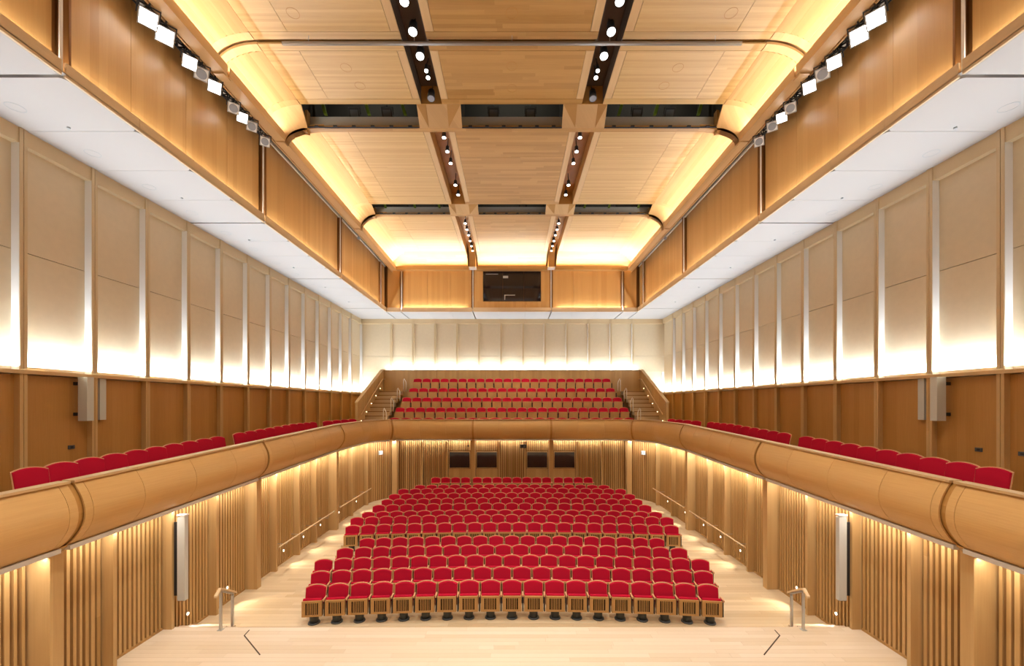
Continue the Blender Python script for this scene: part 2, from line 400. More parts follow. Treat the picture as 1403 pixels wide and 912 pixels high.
# ------------------------------------------------------------------ balcony path
R_B = 2.0; XB = 7.33; YB = 22.4
S1 = YB - R_B - 4.0; S2 = S1 + R_B * PI / 2; S3 = S2 + (XB - R_B)          # lengths from y = 4 to the centre line
def path(s):                                         # half path on +x side; returns point, inward normal
    if s <= S1: return Vector((XB, 4 + s)), Vector((-1, 0))
    if s <= S2:
        a = (s - S1) / R_B; return Vector((XB - R_B + R_B * math.cos(a), YB - R_B + R_B * math.sin(a))), Vector((-math.cos(a), -math.sin(a)))
    return Vector((XB - R_B - (s - S2), YB)), Vector((0, -1))
PROF = [(0, 0), (.05, .035), (.14, .09), (.25, .145), (.38, .185), (.5, .2), (.62, .19), (.74, .15), (.85, .08), (.95, 0), (1.02, -.08), (1.06, -.14)]
def fine(P, n=4):
    out = []
    for i in range(len(P) - 1):
        p0, p1, p2, p3 = P[max(i - 1, 0)], P[i], P[i + 1], P[min(i + 2, len(P) - 1)]
        for k in range(n):
            t = k / n; out.append(tuple(.5 * (2 * p1[j] + (p2[j] - p0[j]) * t + (2 * p0[j] - 5 * p1[j] + 4 * p2[j] - p3[j]) * t * t + (3 * p1[j] - p0[j] - 3 * p2[j] + p3[j]) * t ** 3) for j in (0, 1)))
    return out + [P[-1]]
PROF_C = PROF; PROF = fine(PROF, 3)
def sweep(mb, sd, s0, s1, prof, step=.25, mi=0, smooth=False, closed=True):
    n = max(1, int(math.ceil((s1 - s0) / step))) if (s1 > S1 and s0 < S2) else max(1, int((s1 - s0) / 1.5) + 1)
    rings = []
    for i in range(n + 1):
        p, nn = path(s0 + (s1 - s0) * i / n); ht = h_top(p.y)
        rings.append([(sd * (p.x + nn.x * d), p.y + nn.y * d, CZ - ht - h) for h, d in prof])
    return mb.loft(rings, closed=closed, mi=mi, smooth=smooth)
panel_prof = PROF + [(h, d - .03) for h, d in PROF[::-1]]
back_prof = [(h, d - .05) for h, d in PROF_C] + [(h, d - .12) for h, d in PROF_C[::-1]]
sy = lambda y: y - 4
sarc = lambda X: S1 + R_B * math.acos((X - XB + R_B) / R_B)
sx_ = lambda X: S2 + (XB - R_B - X)
JO = [(0, 0), (sy(5.4), 0), (sy(6.78), 1), (sy(7.95), 0), (sy(9.25), 0), (sy(10.6), 0), (sy(12.0), 1), (sy(13.45), 0), (sy(14.85), 0), (sy(16.15), 0), (sy(17.4), 1),
      (sy(19.6), 0), (sarc(7.12), 0), (sarc(6.5), 1), (sx_(5.04), 0), (sx_(3.6), 0), (sx_(2.14), 1), (sx_(.72), 0)]
bal = root('balcony_parapet', 'curved oak balcony front running round the hall in bulging panels', 'balcony')
for sd in (-1, 1):
    J = JO + [(2 * S3 - JO[-1][0], 0)] if False else JO
    for i, ((a, am), (b, bm)) in enumerate(zip(J[:-1], J[1:])):
        s0 = a + (.055 if am else .004); s1 = b - (.055 if bm else .004)
        if am: sweep_piece = obj('end_strip', sweep(MB(), sd, s0, s0 + .13, panel_prof), M['oak_b'], bal); s0 += .137
        if bm: obj('end_strip', sweep(MB(), sd, s1 - .13, s1, panel_prof), M['oak_b'], bal); s1 -= .137
        obj('front_panel', sweep(MB(), sd, s0, s1, panel_prof), M['oak_b'], bal)
        cap = [(-.045, .045), (-.045, -.17), (-.005, -.17), (-.005, .045)]
        c0 = a + (.03 if am else .003); c1 = b - (.03 if bm else .003)
        obj('cap_rail', sweep(MB(), sd, c0, c1, cap), M['oak_y'], bal)
    obj('backing', sweep(MB(), sd, 0, S3, back_prof), M['oak_deep'], bal)
    # upstand behind and slim light bar beneath
    obj('bottom_lip', sweep(MB(), sd, 0, S3, [(1.05, -.12), (1.05, -.40), (1.08, -.40), (1.08, -.12)]), M['oak_b'], bal)
    mj = [a for a, m_ in JO if m_] + [S3]; p_ = 0
    for q_ in mj:
        obj('light_bar', sweep(MB(), sd, p_ + .07, q_ - (.07 if q_ < S3 else 0), [(1.055, -.07), (1.055, -.16), (1.13, -.16), (1.13, -.07)]), M['bar'], bal); p_ = q_
a0 = JO[-1][0]
cx = []
for X0, X1 in ((-.716, .716),):
    prof = panel_prof
    obj('front_panel', MB().loft([[(x, YB - d, CZ - .91 - h) for h, d in prof] for x in (X0, X1)]), M['oak_b'], bal)
    obj('cap_rail', MB().loft([[(x, YB - d, CZ - .91 - h) for h, d in ((-.045, .045), (-.045, -.17), (-.005, -.17), (-.005, .045))] for x in (X0, X1)]), M['oak_y'], bal)
# side balcony floors and the slab over the rear stalls
for s in (-1, 1):
    mb = MB(); ys = [-3, 5.85, 17.3, 28.5]
    mb.loft([[(s * 7.5, y, CZ - h_top(y) - .82), (s * 10.8, y, CZ - h_top(y) - .82), (s * 10.8, y, CZ - h_top(y) - 1.13), (s * 7.5, y, CZ - h_top(y) - 1.13)] for y in ys])
    tag(obj('floor', mb, M['floor2']), f'maple floor of the {"left" if s < 0 else "right"} side balcony behind its red seats', 'balcony floor', kind='structure')
tag(obj('floor', MB().box(-7.5, 7.5, 22.58, 28.5, CZ - 2.04, CZ - 1.75), M['floor2']), 'maple floor slab under the rear gallery seats', 'gallery floor', kind='structure')
# under-balcony LED light on the slats
for s in (-1, 1):
    for (y0, y1) in ((3.5, 6.6), (6.95, 11.85), (12.15, 17.3), (17.5, 21.6)):
        ym = (y0 + y1) / 2; h = h_top(ym) + 1.14
        o = area((s * 7.53, ym, CZ - h), (s * .35, 0, -1), (0, y1 - y0, h_top(y0) - h_top(y1)), y1 - y0, .03, (7 if ym < 12 else 12) * (y1 - y0) * K, SOFT)
    area((s * 7.05, 22.4, CZ - 2.1), (s * .3, .3, -1), (s * -.6, .8, 0), 1.6, .04, 20 * K, SOFT)
area((0, 23.30, CZ - 2.08), (0, .25, -1), (1, 0, 0), 12.6, .04, 110 * K, SOFT)

# side balcony seats
CHB = ('pedestal', 'cushion', 'backrest', 'back_frame')
protoB = bpy.data.objects.new('balcony_chair', None); C.objects.link(protoB)
for k in CHB: link(k, CH[k], protoB, (0, 0, -.13) if k == 'cushion' else None)
usedB = False
for s in (-1, 1):
    side = 'left' if s < 0 else 'right'
    for g, (y0, n, pt) in enumerate(((7.55, 10, .553), (13.6, 10, .565))):
        for k in range(n):
            y = y0 + (k + .5) * pt
            r = copy_tree(protoB) if usedB else protoB; usedB = True
            r.location = (s * 9.12, y, CZ - h_top(y) - .82); r.rotation_euler = (0, 0, s * (PI / 2 - .28) if s < 0 else (-(PI / 2) + .28)); 
            r.rotation_euler = (0, 0, -s * (PI / 2 - .25)); r.scale = (1.03, 1, 1)
            tag(r, f'red balcony seat, {ORD[k]} from the stage in the {"front" if g == 0 else "middle"} group, {side} side', 'seat', f'red seats on the {side} side balcony')

# ------------------------------------------------------------------ rear gallery
GROW = [(22, 23.6, .81, .645), (23, 24.55, .23, .61), (22, 25.5, -.39, .625), (21, 26.4, -1.01, .635), (22, 27.3, -1.68, .60)]
mb_red = MB(); mb_wood = MB(); mb_seat = MB(); mb_blk = MB()
gal = root('gallery_seating', 'five steep rows of red and oak seats in the rear gallery', 'gallery seats', 'stuff')
def gal_add(mb, me, x, y, z, sx):
    n0 = len(mb.bm.verts); mb.bm.from_mesh(me); mb.bm.verts.ensure_lookup_table()
    for v in mb.bm.verts[n0:]: v.co = Vector((v.co.x * sx + x, v.co.y + y, v.co.z + z))
for ri, (n, zt, ht, pitch) in enumerate(GROW):
    for k in range(n):
        x = (k - (n - 1) / 2) * pitch; y = zt - .12; z = CZ - ht - .885
        gal_add(mb_red, CH['backrest'], x, y, z, pitch / .55); gal_add(mb_red, CH['cushion'], x, y, z, pitch / .55)
        gal_add(mb_wood, CH['back_frame'], x, y, z, pitch / .55)
        mb_seat.box(x - .235 * pitch / .55, x + .235 * pitch / .55, y - .165, y - .135, z + .2, z + .615)
        mb_blk.box(x + pitch / 2 - .03, x + pitch / 2 + .03, y - .13, y + .05, z + .0, z + .55)
for s in (-1, 1):
    for k in range(4):
        y = 20.35 + k * .8; x = 9.1 - .09 * k
        z = CZ - .91 - .82; a = -s * (PI / 2 - .7)
        for mbb, key in ((mb_red, 'backrest'), (mb_red, 'cushion'), (mb_wood, 'back_frame'), (mb_blk, 'pedestal')):
            n0 = len(mbb.bm.verts); mbb.bm.from_mesh(CH[key]); mbb.bm.verts.ensure_lookup_table()
            for v in mbb.bm.verts[n0:]:
                cx_, cy_ = v.co.x * 1.05, v.co.y; v.co = Vector((s * x + cx_ * math.cos(a) - cy_ * math.sin(a), y + cx_ * math.sin(a) + cy_ * math.cos(a), z + v.co.z))
tag(obj('red_upholstery', mb_red, M['red'], gal), kind='stuff'); tag(obj('oak_back_frames', mb_wood, M['frame'], gal), kind='stuff')
tag(obj('oak_seat_panels', mb_seat, M['oak_seat'], gal), kind='stuff'); tag(obj('dark_supports', mb_blk, M['black'], gal), kind='stuff')
tiers = root('floor', 'stepped oak tiers carrying the rear gallery seats', 'tiers', 'structure')
for ri, (n, zt, ht, pitch) in enumerate(GROW):
    half = n * pitch / 2 + .12
    obj('tier', MB().box(-half, half, zt - .55, 27.9, CZ - 1.76, CZ - ht - .885), M['oak_h'], tiers)
for s in (-1, 1):
    side = 'left' if s < 0 else 'right'
    t = root('gallery_stairs', f'oak stairs climbing beside the rear gallery seats, {side} side', 'stairs')
    nst = 10
    for k in range(nst):
        y0 = 23.0 + k * .44; hz = CZ - 1.73 + (k + 1) * .255
        tr = obj('tread', MB().box(s * 7.42, s * 8.74, y0, y0 + .46 if k < nst - 1 else 27.88, hz - .255, hz), M['floor2'], t)
        obj('nosing', MB().box(s * 7.42, s * 8.74, y0 - .012, y0, hz - .06, hz - .012), M['oak_back'], tr)
    t = root('stair_parapet', f'sloping solid oak parapet outside the gallery stairs, {side} side', 'parapet')
    q = [(23.2, -1.75), (23.2, .02), (27.7, 2.22), (28.15, 2.30), (28.15, -1.75)]
    obj('parapet_wall', MB().loft([[(s * 8.75, y, CZ + h) for y, h in q], [(s * 8.9, y, CZ + h) for y, h in q]]), M['oak_v'], t)
    cp_ = [(23.17, .02), (23.17, .08), (27.7, 2.28), (28.15, 2.36), (28.15, 2.30), (27.7, 2.22), (23.2, .02)][:6]
    obj('parapet_cap', MB().loft([[(s * 8.73, y, CZ + h) for y, h in cp_], [(s * 8.92, y, CZ + h) for y, h in cp_]]), M['oak_y'], t)
    obj('handrail', MB().tube([(s * 8.66, 23.5, CZ - .62), (s * 8.66, 27.3, CZ + 1.62), (s * 8.66, 27.9, CZ + 1.66)], .028), M['rail_oak'], t)
    for k in range(5):
        y = 23.7 + k * .85
        obj('step_light', MB().cyl((s * 8.745, y, CZ - 1.0 + k * .5), (s * 8.72, y, CZ - 1.0 + k * .5), .022), M['glow_w'], t)
    for k, (xx, yy, hb_, ht_) in enumerate(((7.36, 23.4, -1.1, -.27), (7.27, 24.55, -.5, .35), (7.17, 25.55, .14, .97), (7.07, 26.65, .78, 1.62))):
        t = root('gallery_hoop_rail', f'white metal hoop rail, {ORD[k]} up the gallery stairs, {side} side', 'rail', group='hoop rails beside the gallery stairs')
        obj('hoop', MB().tube([(s * xx, yy, CZ + hb_), (s * xx, yy, CZ + ht_ - .08), (s * (xx - .03), yy + .02, CZ + ht_), (s * (xx - .15), yy - .02, CZ + ht_ - .2), (s * (xx - .17), yy - .02, CZ + ht_ - .3), (s * (xx - .17), yy - .02, CZ + hb_)], .022), M['whitebar'], t)
gw = root('wall_back', 'plain oak wall behind the top row of the rear gallery', 'wall', 'structure')
for k in range(10):
    x0 = -8.74 + k * 1.748
    obj('wall_panel', MB().box(x0 + .004, x0 + 1.744, 27.9, 27.98, CZ - 1.7, CZ + 2.24), M['oak_v'], gw)
obj('wall_cap', MB().box(-8.74, 8.74, 27.86, 28.22, CZ + 2.24, CZ + 2.27), M['oak_h'], gw)

# ------------------------------------------------------------------ upper walls
names = {-1: 'left', 1: 'right', 0: 'back'}
def upper_wall(s):
    base = 28.5 if s == 0 else 10.5; T = TS(s, base)
    W = root('wall_' + names[s], {-1: 'pale panelled upper wall above the left side balcony, lit from below', 1: 'pale panelled upper wall above the right side balcony, lit from below', 0: 'pale panelled wall above the rear gallery, lit from below'}[s], 'wall', 'structure')
    if s == 0: P = [(k + .5) * 1.537 for k in range(-6, 6)]; ends = (-10.5, 10.5)
    else: P = [8.79 + 1.5 * k for k in range(-3, 13)]; ends = (-3, 28.5)
    lo = 2.3 if s == 0 else .75
    obj('outer_leaf', MB().box(ends[0], ends[1], .25, .45, -2.2, 6.2, T), M['pale'], W)
    for p in P:
        obj('pilaster', MB().box(p - .07, p - .006, 0, .2, .75, 5.9, T).box(p + .006, p + .07, 0, .2, .75, 5.9, T).box(p - .006, p + .006, .02, .2, .75, 5.9, T), M['pale_edge'], W)
        if s: obj('dado_post', MB().box(p - .07, p - .006, 0, .2, -1.9, .64, T).box(p + .006, p + .07, 0, .2, -1.9, .64, T).box(p - .006, p + .006, .02, .2, -1.9, .64, T), M['oak_v'], W)
    Q = [ends[0]] + P + [ends[1]]
    for a, b in zip(Q[:-1], Q[1:]):
        u0, u1 = a + (.07 if a != ends[0] else 0), b - (.07 if b != ends[1] else -.2)
        if b - a < .3: continue
        obj('wall_panel', MB().box(u0, u1, .18, .25, 3.31, 5.9, T), M['pale'], W)
        obj('wall_panel', MB().box(u0, u1, .18, .25, lo - .1, 3.295, T), M['pale'], W)
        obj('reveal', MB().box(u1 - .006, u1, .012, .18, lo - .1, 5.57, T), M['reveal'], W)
        obj('header_board', MB().box(u0, u1, .03, .18, 5.57, 5.9, T), M['pale_edge'], W)
        if s: obj('dado_panel', MB().box(u0, u1, .13, .25, -1.9, .62, T), M['oak_deep'], W)
        elif abs((a + b) / 2) > 8.6: obj('dado_panel', MB().box(u0, u1, .0, .25, -1.9, .62, T), M['oak_deep'], W)
    obj('dado_rail', MB().box(ends[0], ends[1], -.03, .03, .64, .72, T).box(ends[0], ends[1], .03, .2, .64, .66, T), M['oak_y'] if s else M['oak_h'], W)
    return W
upper = {s: upper_wall(s) for s in (-1, 0, 1)}
# two wall speakers on each side
for s in (-1, 1):
    side = 'left' if s < 0 else 'right'
    for (y, x0, hw, lab) in ((9.85, 10.35, .11, 'wide grey box loudspeaker'), (10.44, 10.56, .035, 'slim grey box loudspeaker behind the post')):
        t = root('wall_speaker', f'{lab} high on the {side} balcony wall', 'loudspeaker', loc=(s * x0, y, CZ - .42))
        obj('cabinet', MB().box(-hw, hw, 0, .16, 0, 1.06), M['spk'], t)
        obj('bracket', MB().box(s * hw, s * (10.63 - x0), .05, .12, .12, .2).box(s * hw, s * (10.63 - x0), .05, .12, .86, .94), M['black'], t)
    t = root('column_speaker', f'tall white column loudspeaker on the {side} slatted wall by the stage', 'loudspeaker', loc=(s * 7.42, 9.16, CZ - 4.42))
    obj('cabinet', MB().loft([[(-.085, 0, 0), (.085, 0, 0), (.085, .1, 0), (-.085, .1, 0)], [(-.085, 0, 1.86), (.085, 0, 1.90), (.085, .1, 1.90), (-.085, .1, 1.86)]]), M['spk'], t)
    obj('cap', MB().box(-.095, .095, -.01, .11, 1.9, 1.925), M['whitebar'], t)
    obj('mounting', MB().box(min(s * .085, s * .24), max(s * .085, s * .37), .03, .07, .1, 1.75), M['black'], t)

# ------------------------------------------------------------------ soffit, fascia and upper timber wall
HS = 5.9; XF = 8.08; YF = 26.3; XU = 8.27
cl = root('ceiling', 'oak ceiling of shallow vaulted trays over the hall with a white soffit round it', 'ceiling', 'structure')
JZ = [4.37 + 1.5 * k for k in range(15)]                 # 4.37 ... 25.37
MAJ = [7.37, 13.37, 19.37, 25.37]
isM = lambda y: any(abs(y - m_) < .01 for m_ in MAJ)
def rounded(mb, s, x_in, x_out, y0, y1, z0, z1, r=.1):
    pts = [(x_out, y0), (x_out, y1)] + [(x_in + r - r * math.sin(a), y1 - r + r * math.cos(a)) for a in (0, .5, 1.05, PI / 2)] + [(x_in + r - r * math.cos(a), y0 + r - r * math.sin(a)) for a in (0, .5, 1.05, PI / 2)]
    return mb.loft([[(s * x, y, z0) for x, y in pts], [(s * x, y, z1) for x, y in pts]])
for s in (-1, 1):
    for a, b in zip(JZ[:-1], JZ[1:]):
        g0 = .035 if isM(a) else .005; g1 = .035 if isM(b) else .005
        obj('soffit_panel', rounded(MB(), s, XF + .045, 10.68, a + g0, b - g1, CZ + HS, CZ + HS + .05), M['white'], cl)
        obj('fascia_board', MB().box(s * XF, s * (XF + .04), a + g0, b - g1, CZ + HS + .0, CZ + HS + .27), M['fascia'], cl)
        obj('timber_panel', MB().box(s * XU, s * (XU + .08), a + (.17 if isM(a) else .004), b - (.03 if isM(b) else .004), CZ + HS + .08, CZ + 8.86), M['oak_up'], cl)
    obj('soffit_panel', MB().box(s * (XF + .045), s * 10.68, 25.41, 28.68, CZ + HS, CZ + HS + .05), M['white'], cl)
    obj('fascia_board', MB().box(s * XF, s * (XF + .04), 25.41, YF, CZ + HS, CZ + HS + .27), M['fascia'], cl)
    obj('timber_panel', MB().box(s * XU, s * (XU + .08), 25.46, 26.5, CZ + HS + .08, CZ + 8.86), M['oak_up'], cl)
    obj('trough_floor', MB().box(s * XF, s * (XU + .3), 4.37, 26.5, CZ + HS + .052, CZ + HS + .07), M['white'], cl)
    obj('wall_backing', MB().box(s * (XU + .12), s * (XU + .2), 4.3, 26.7, CZ + HS + .08, CZ + 8.86), M['oak_back'], cl)
    for m_ in MAJ:
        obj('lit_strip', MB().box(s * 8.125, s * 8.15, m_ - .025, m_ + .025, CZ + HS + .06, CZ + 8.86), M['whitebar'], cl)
        for e_ in (.13,): obj('slot_fin', MB().box(s * 8.13, s * 8.36, m_ + e_, m_ + e_ + .04, CZ + HS + .08, CZ + 8.86), M['oak_back'], cl)
    obj('catwalk_soffit', MB().box(s * 7.78, s * 8.6, 4.3, 26.9, CZ + 9.0, CZ + 9.05), M['grey'], cl)
    obj('catwalk_edge', MB().box(s * 8.2, s * 8.26, 4.3, 26.5, CZ + 8.86, CZ + 8.92), M['whitebar'], cl)
    # plain side walls and soffit nearer than the picture shows
    obj('near_timber_wall', MB().box(s * XU, s * (XU + .08), -3, 4.36, CZ + HS + .08, CZ + 9.0), M['oak_v'], cl)
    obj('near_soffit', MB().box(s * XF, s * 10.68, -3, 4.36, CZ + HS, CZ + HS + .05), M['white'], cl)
# rear soffit
XJ = [-8.07, -6.3, -4.72, -3.25, -2.35, -.85, .85, 2.35, 3.25, 4.72, 6.3, 8.07]
XB_ = [-8.07, -7.15, -5.5, -4.0, -2.53, -.88, .88, 2.53, 4.0, 5.5, 7.15, 8.07]
maj_b = (-7.15, -2.53, 2.53, 7.15)
ism = lambda x: any(abs(x - m_) < .01 for m_ in maj_b)
for a, b in zip(XB_[:-1], XB_[1:]):
    g0 = .035 if ism(a) else .005; g1 = .035 if ism(b) else .005
    obj('soffit_panel', MB().box(a + g0, b - g1, YF + .045, 28.68, CZ + HS - .001, CZ + HS + .05), M['white'], cl)
    obj('fascia_board', MB().box(a + g0, b - g1, YF, YF + .04, CZ + HS, CZ + HS + .27), M['fascia'], cl)
    g0 = .09 if ism(a) else .004; g1 = .09 if ism(b) else .004
    if a >= -2.54 and b <= 2.54:
        continue
    obj('timber_panel', MB().box(a + g0, b - g1, 26.5, 26.58, CZ + HS + .08, CZ + 8.86), M['oak_up'], cl)
obj('trough_floor', MB().box(-8.1, 8.1, YF, 26.6, CZ + HS + .052, CZ + HS + .07), M['white'], cl)
obj('wall_backing', MB().box(-8.3, 8.3, 26.66, 26.75, CZ + HS + .08, CZ + 10.2), M['oak_back'], cl)
for m_ in maj_b:
    for e_ in (-.11, .07): obj('slot_fin', MB().box(m_ + e_, m_ + e_ + .04, 26.44, 26.6, CZ + HS + .08, CZ + 8.6), M['oak_back'], cl)
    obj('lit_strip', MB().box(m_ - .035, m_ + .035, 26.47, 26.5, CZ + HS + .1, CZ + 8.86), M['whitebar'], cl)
# centre rear panels round the booth window
zb0, zb1 = CZ + 6.62, CZ + 8.53; hx = 1.85
for x0, x1 in ((-2.44, -.88), (-.872, .872), (.88, 2.44)):
    obj('timber_panel', MB().box(x0, x1, 26.42, 26.5, CZ + HS + .08, zb0 - .02), M['oak_up'], cl)
for s in (-1, 1): obj('timber_panel', MB().box(s * hx, s * 2.44, 26.42, 26.5, zb0 - .02, CZ + 8.86), M['oak_up'], cl)
wr = root('window_5', 'wide dark projection booth window high on the rear wall', 'window', 'structure')
obj('glass', MB().box(-hx, -.6, 26.45, 26.46, zb0, zb1).box(-.59, .76, 26.45, 26.46, zb0, zb1).box(.77, hx, 26.45, 26.46, zb0, zb1), M['glass'], wr)
obj('window_frame', MB().box(-hx, hx, 26.42, 26.5, zb0 - .03, zb0).box(-hx - .03, -hx, 26.42, 26.5, zb0 - .03, zb1).box(hx, hx + .03, 26.42, 26.5, zb0 - .03, zb1).box(-hx, hx, 26.42, 26.5, zb1, zb1 + .1), M['black'], wr)
obj('reflected_rig', MB().box(-.58, -.25, 26.435, 26.448, CZ + 8.1, CZ + 8.25).box(-.5, .2, 26.435, 26.448, CZ + 6.98, CZ + 7.03).box(-.5, -.44, 26.435, 26.448, CZ + 6.7, CZ + 6.98).box(-1.7, -.9, 26.435, 26.448, CZ + 8.35, CZ + 8.38), M['grey'], wr)

# ------------------------------------------------------------------ ceiling trays
HC = 9.4; XC0, XC1 = 2.2, 2.85; XFL = 6.66; XE = 7.75; HE = 8.75; XJN = 5.68
def prof_pt(t, off=0.):                                  # t 0..1 along the edge curve
    a = t * PI / 2; x = XFL + (XE - XFL) * math.sin(a); h = HE + (HC - HE) * math.cos(a)
    nx, nh = math.sin(a), math.cos(a); l = math.hypot(nx, nh)
    return x + nx / l * off, h + nh / l * off
BAYS = [(7.45, 10.56), (10.68, 12.85), (13.52, 19.3), (20.12, 25.3)]
SPL = {0: [], 1: [], 2: [15.6, 18.6], 3: [22.2]}
def slab(x0, x1, y0, y1, s=1, h=HC, mat='oak_h', name='ceiling_panel'):
    obj(name, MB().box(s * (x0 + .005), s * (x1 - .005), y0 + .005, y1 - .005, CZ + h, CZ + h + .04), M[mat], cl)
NR = 9
for bi, (y0, y1) in enumerate(BAYS):
    e = .22
    ys = [y0 + e] + SPL[bi] + [y1 - (e if bi < 3 else 0)]
    # centre tray
    slab(-XC0, XC0, y0, y0 + e); 
    if bi < 3: slab(-XC0, XC0, y1 - e, y1)
    for a, b in zip(ys[:-1], ys[1:]): slab(-XC0 + e, XC0 - e, a, b)
    for s in (-1, 1):
        slab(XC0 - e, XC0, ys[0], ys[-1], s, mat='oak_y', name='border_board')
        slab(XC1, XC1 + e, ys[0], ys[-1], s, mat='oak_y', name='border_board')
        slab(XC1, XFL, y0, y0 + e, s, mat='oak_hs', name='border_board')
        if bi < 3: slab(XC1, XFL, y1 - e, y1, s, mat='oak_hs', name='border_board')
        for a, b in zip(ys[:-1], ys[1:]):
            slab(XC1 + e, XJN, a, b, s, mat='oak_hs'); slab(XJN, XFL, a, b, s, mat='oak_hs')
        # reeded edge curve
        for k in range(NR):
            p, q = prof_pt(k / NR, .0), prof_pt((k + 1) / NR, -.03)
            p2, q2 = prof_pt(k / NR, .05), prof_pt((k + 1) / NR, .05)
            ring = lambda y: [(s * p[0], y, CZ + p[1]), (s * q[0], y, CZ + q[1]), (s * q2[0], y, CZ + q2[1]), (s * p2[0], y, CZ + p2[1])]
            obj('cove_reed', MB().loft([ring(y0 + e), ring(y1 - (e if bi < 3 else -.8))]), M['oak_y'], cl)
        for (ya, yb) in ((y0, y0 + e - .005),) + (((y1 - e + .005, y1),) if bi < 3 else ()):
            rings = []
            for k in range(13):
                p, q = prof_pt(k / 12, -.012), prof_pt(k / 12, .05)
                rings.append([(s * p[0], ya, CZ + p[1]), (s * p[0], yb, CZ + p[1]), (s * q[0], yb, CZ + q[1]), (s * q[0], ya, CZ + q[1])])
            obj('cove_rim', MB().loft(rings, smooth=False), M['oak_y'], cl)
# backing shell over the trays (closes the shadow gap)
for s in (-1, 1):
    rings = []
    for k in range(13):
        p, q = prof_pt(k / 12, .14), prof_pt(k / 12, .18)
        rings.append([(s * p[0], 7.3, CZ + p[1]), (s * p[0], 12.9, CZ + p[1]), (s * q[0], 12.9, CZ + q[1]), (s * q[0], 7.3, CZ + q[1])])
    obj('cove_shell', MB().loft(rings), M['oak_y'], cl)
    obj('cove_shell', MB().box(s * XC1, s * 6.7, 7.3, 12.8, CZ + 9.54, CZ + 9.58), M['oak_h'], cl)
obj('cove_shell', MB().box(-XC0, XC0, 7.3, 12.8, CZ + 9.54, CZ + 9.58), M['oak_h'], cl)
# channels between the trays
for s in (-1, 1):
    for (y0, y1) in ((7.3, 12.85), (13.5, 19.3), (20.1, 26.2)):
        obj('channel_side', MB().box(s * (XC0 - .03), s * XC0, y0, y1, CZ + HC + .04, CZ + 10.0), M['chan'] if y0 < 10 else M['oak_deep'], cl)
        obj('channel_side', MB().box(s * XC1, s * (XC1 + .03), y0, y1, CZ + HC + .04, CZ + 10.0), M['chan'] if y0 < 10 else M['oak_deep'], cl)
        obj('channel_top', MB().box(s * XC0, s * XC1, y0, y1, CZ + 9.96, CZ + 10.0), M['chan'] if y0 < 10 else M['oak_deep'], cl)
    obj('channel_end', MB().loft([[(s * x, y, CZ + h) for x in (2.30,) for y, h in ((25.3, 9.9), (25.75, 9.5), (25.9, 9.1), (25.93, 8.66), (26.3, 8.66), (26.3, 9.9))], [(s * 2.7, y, CZ + h) for y, h in ((25.3, 9.9), (25.75, 9.5), (25.9, 9.1), (25.93, 8.66), (26.3, 8.66), (26.3, 9.9))]]), M['oak_deep'], cl)
    obj('channel_cap', MB().box(s * 2.27, s * 2.73, 25.88, 26.3, CZ + 8.58, CZ + 8.66), M['whitebar'], cl)
# rear cove curve of each tray
def rear_curve(x0, x1):
    for k in range(8):
        f = lambda t, o: (25.3 + (26.42 - 25.3) * math.sin(t * PI / 2) + o * math.sin(t * PI / 2), HE + (HC - HE) * math.cos(t * PI / 2) + o * math.cos(t * PI / 2))
        p, q, q2, p2 = f(k / 8, 0), f((k + 1) / 8, -.008), f((k + 1) / 8, .05), f(k / 8, .05)
        obj('cove_reed', MB().loft([[(x, y, CZ + h) for y, h in (p, q, q2, p2)] for x in (x0, x1)]), M['oak_h'], cl)
rear_curve(-2.2, 2.2); rear_curve(2.85, 7.6); rear_curve(-7.6, -2.85)
# edge frames below the coves
for s in (-1, 1):
    for (y0, y1) in ((4.4, 10.58), (10.66, 13.25), (13.5, 19.85), (20.1, 26.18)):
        obj('edge_frame', MB().box(s * 7.36, s * 7.68, y0, y1, CZ + 8.5, CZ + 8.66).box(s * 7.36, s * 7.39, y0, y1, CZ + 8.66, CZ + 8.76), M['oak_y'], cl)
    for yy in (10.62, 13.37, 19.97):
        obj('frame_joint', MB().box(s * 7.40, s * 7.66, yy - .13, yy + .13, CZ + 8.46, CZ + 8.6), M['oak_y'], cl)
    obj('frame_web', MB().box(s * 7.72, s * 7.76, 4.4, 26.5, CZ + 8.5, CZ + 9.05), M['oak_y'], cl)
obj('edge_frame', MB().box(-7.36, -2.75, 25.95, 26.3, CZ + 8.5, CZ + 8.64).box(-2.25, 2.25, 25.95, 26.3, CZ + 8.5, CZ + 8.64).box(2.75, 7.36, 25.95, 26.3, CZ + 8.5, CZ + 8.64)
    .box(-7.36, -2.75, 25.95, 25.98, CZ + 8.64, CZ + 8.72).box(-2.25, 2.25, 25.95, 25.98, CZ + 8.64, CZ + 8.72).box(2.75, 7.36, 25.95, 25.98, CZ + 8.64, CZ + 8.72), M['oak_h'], cl)
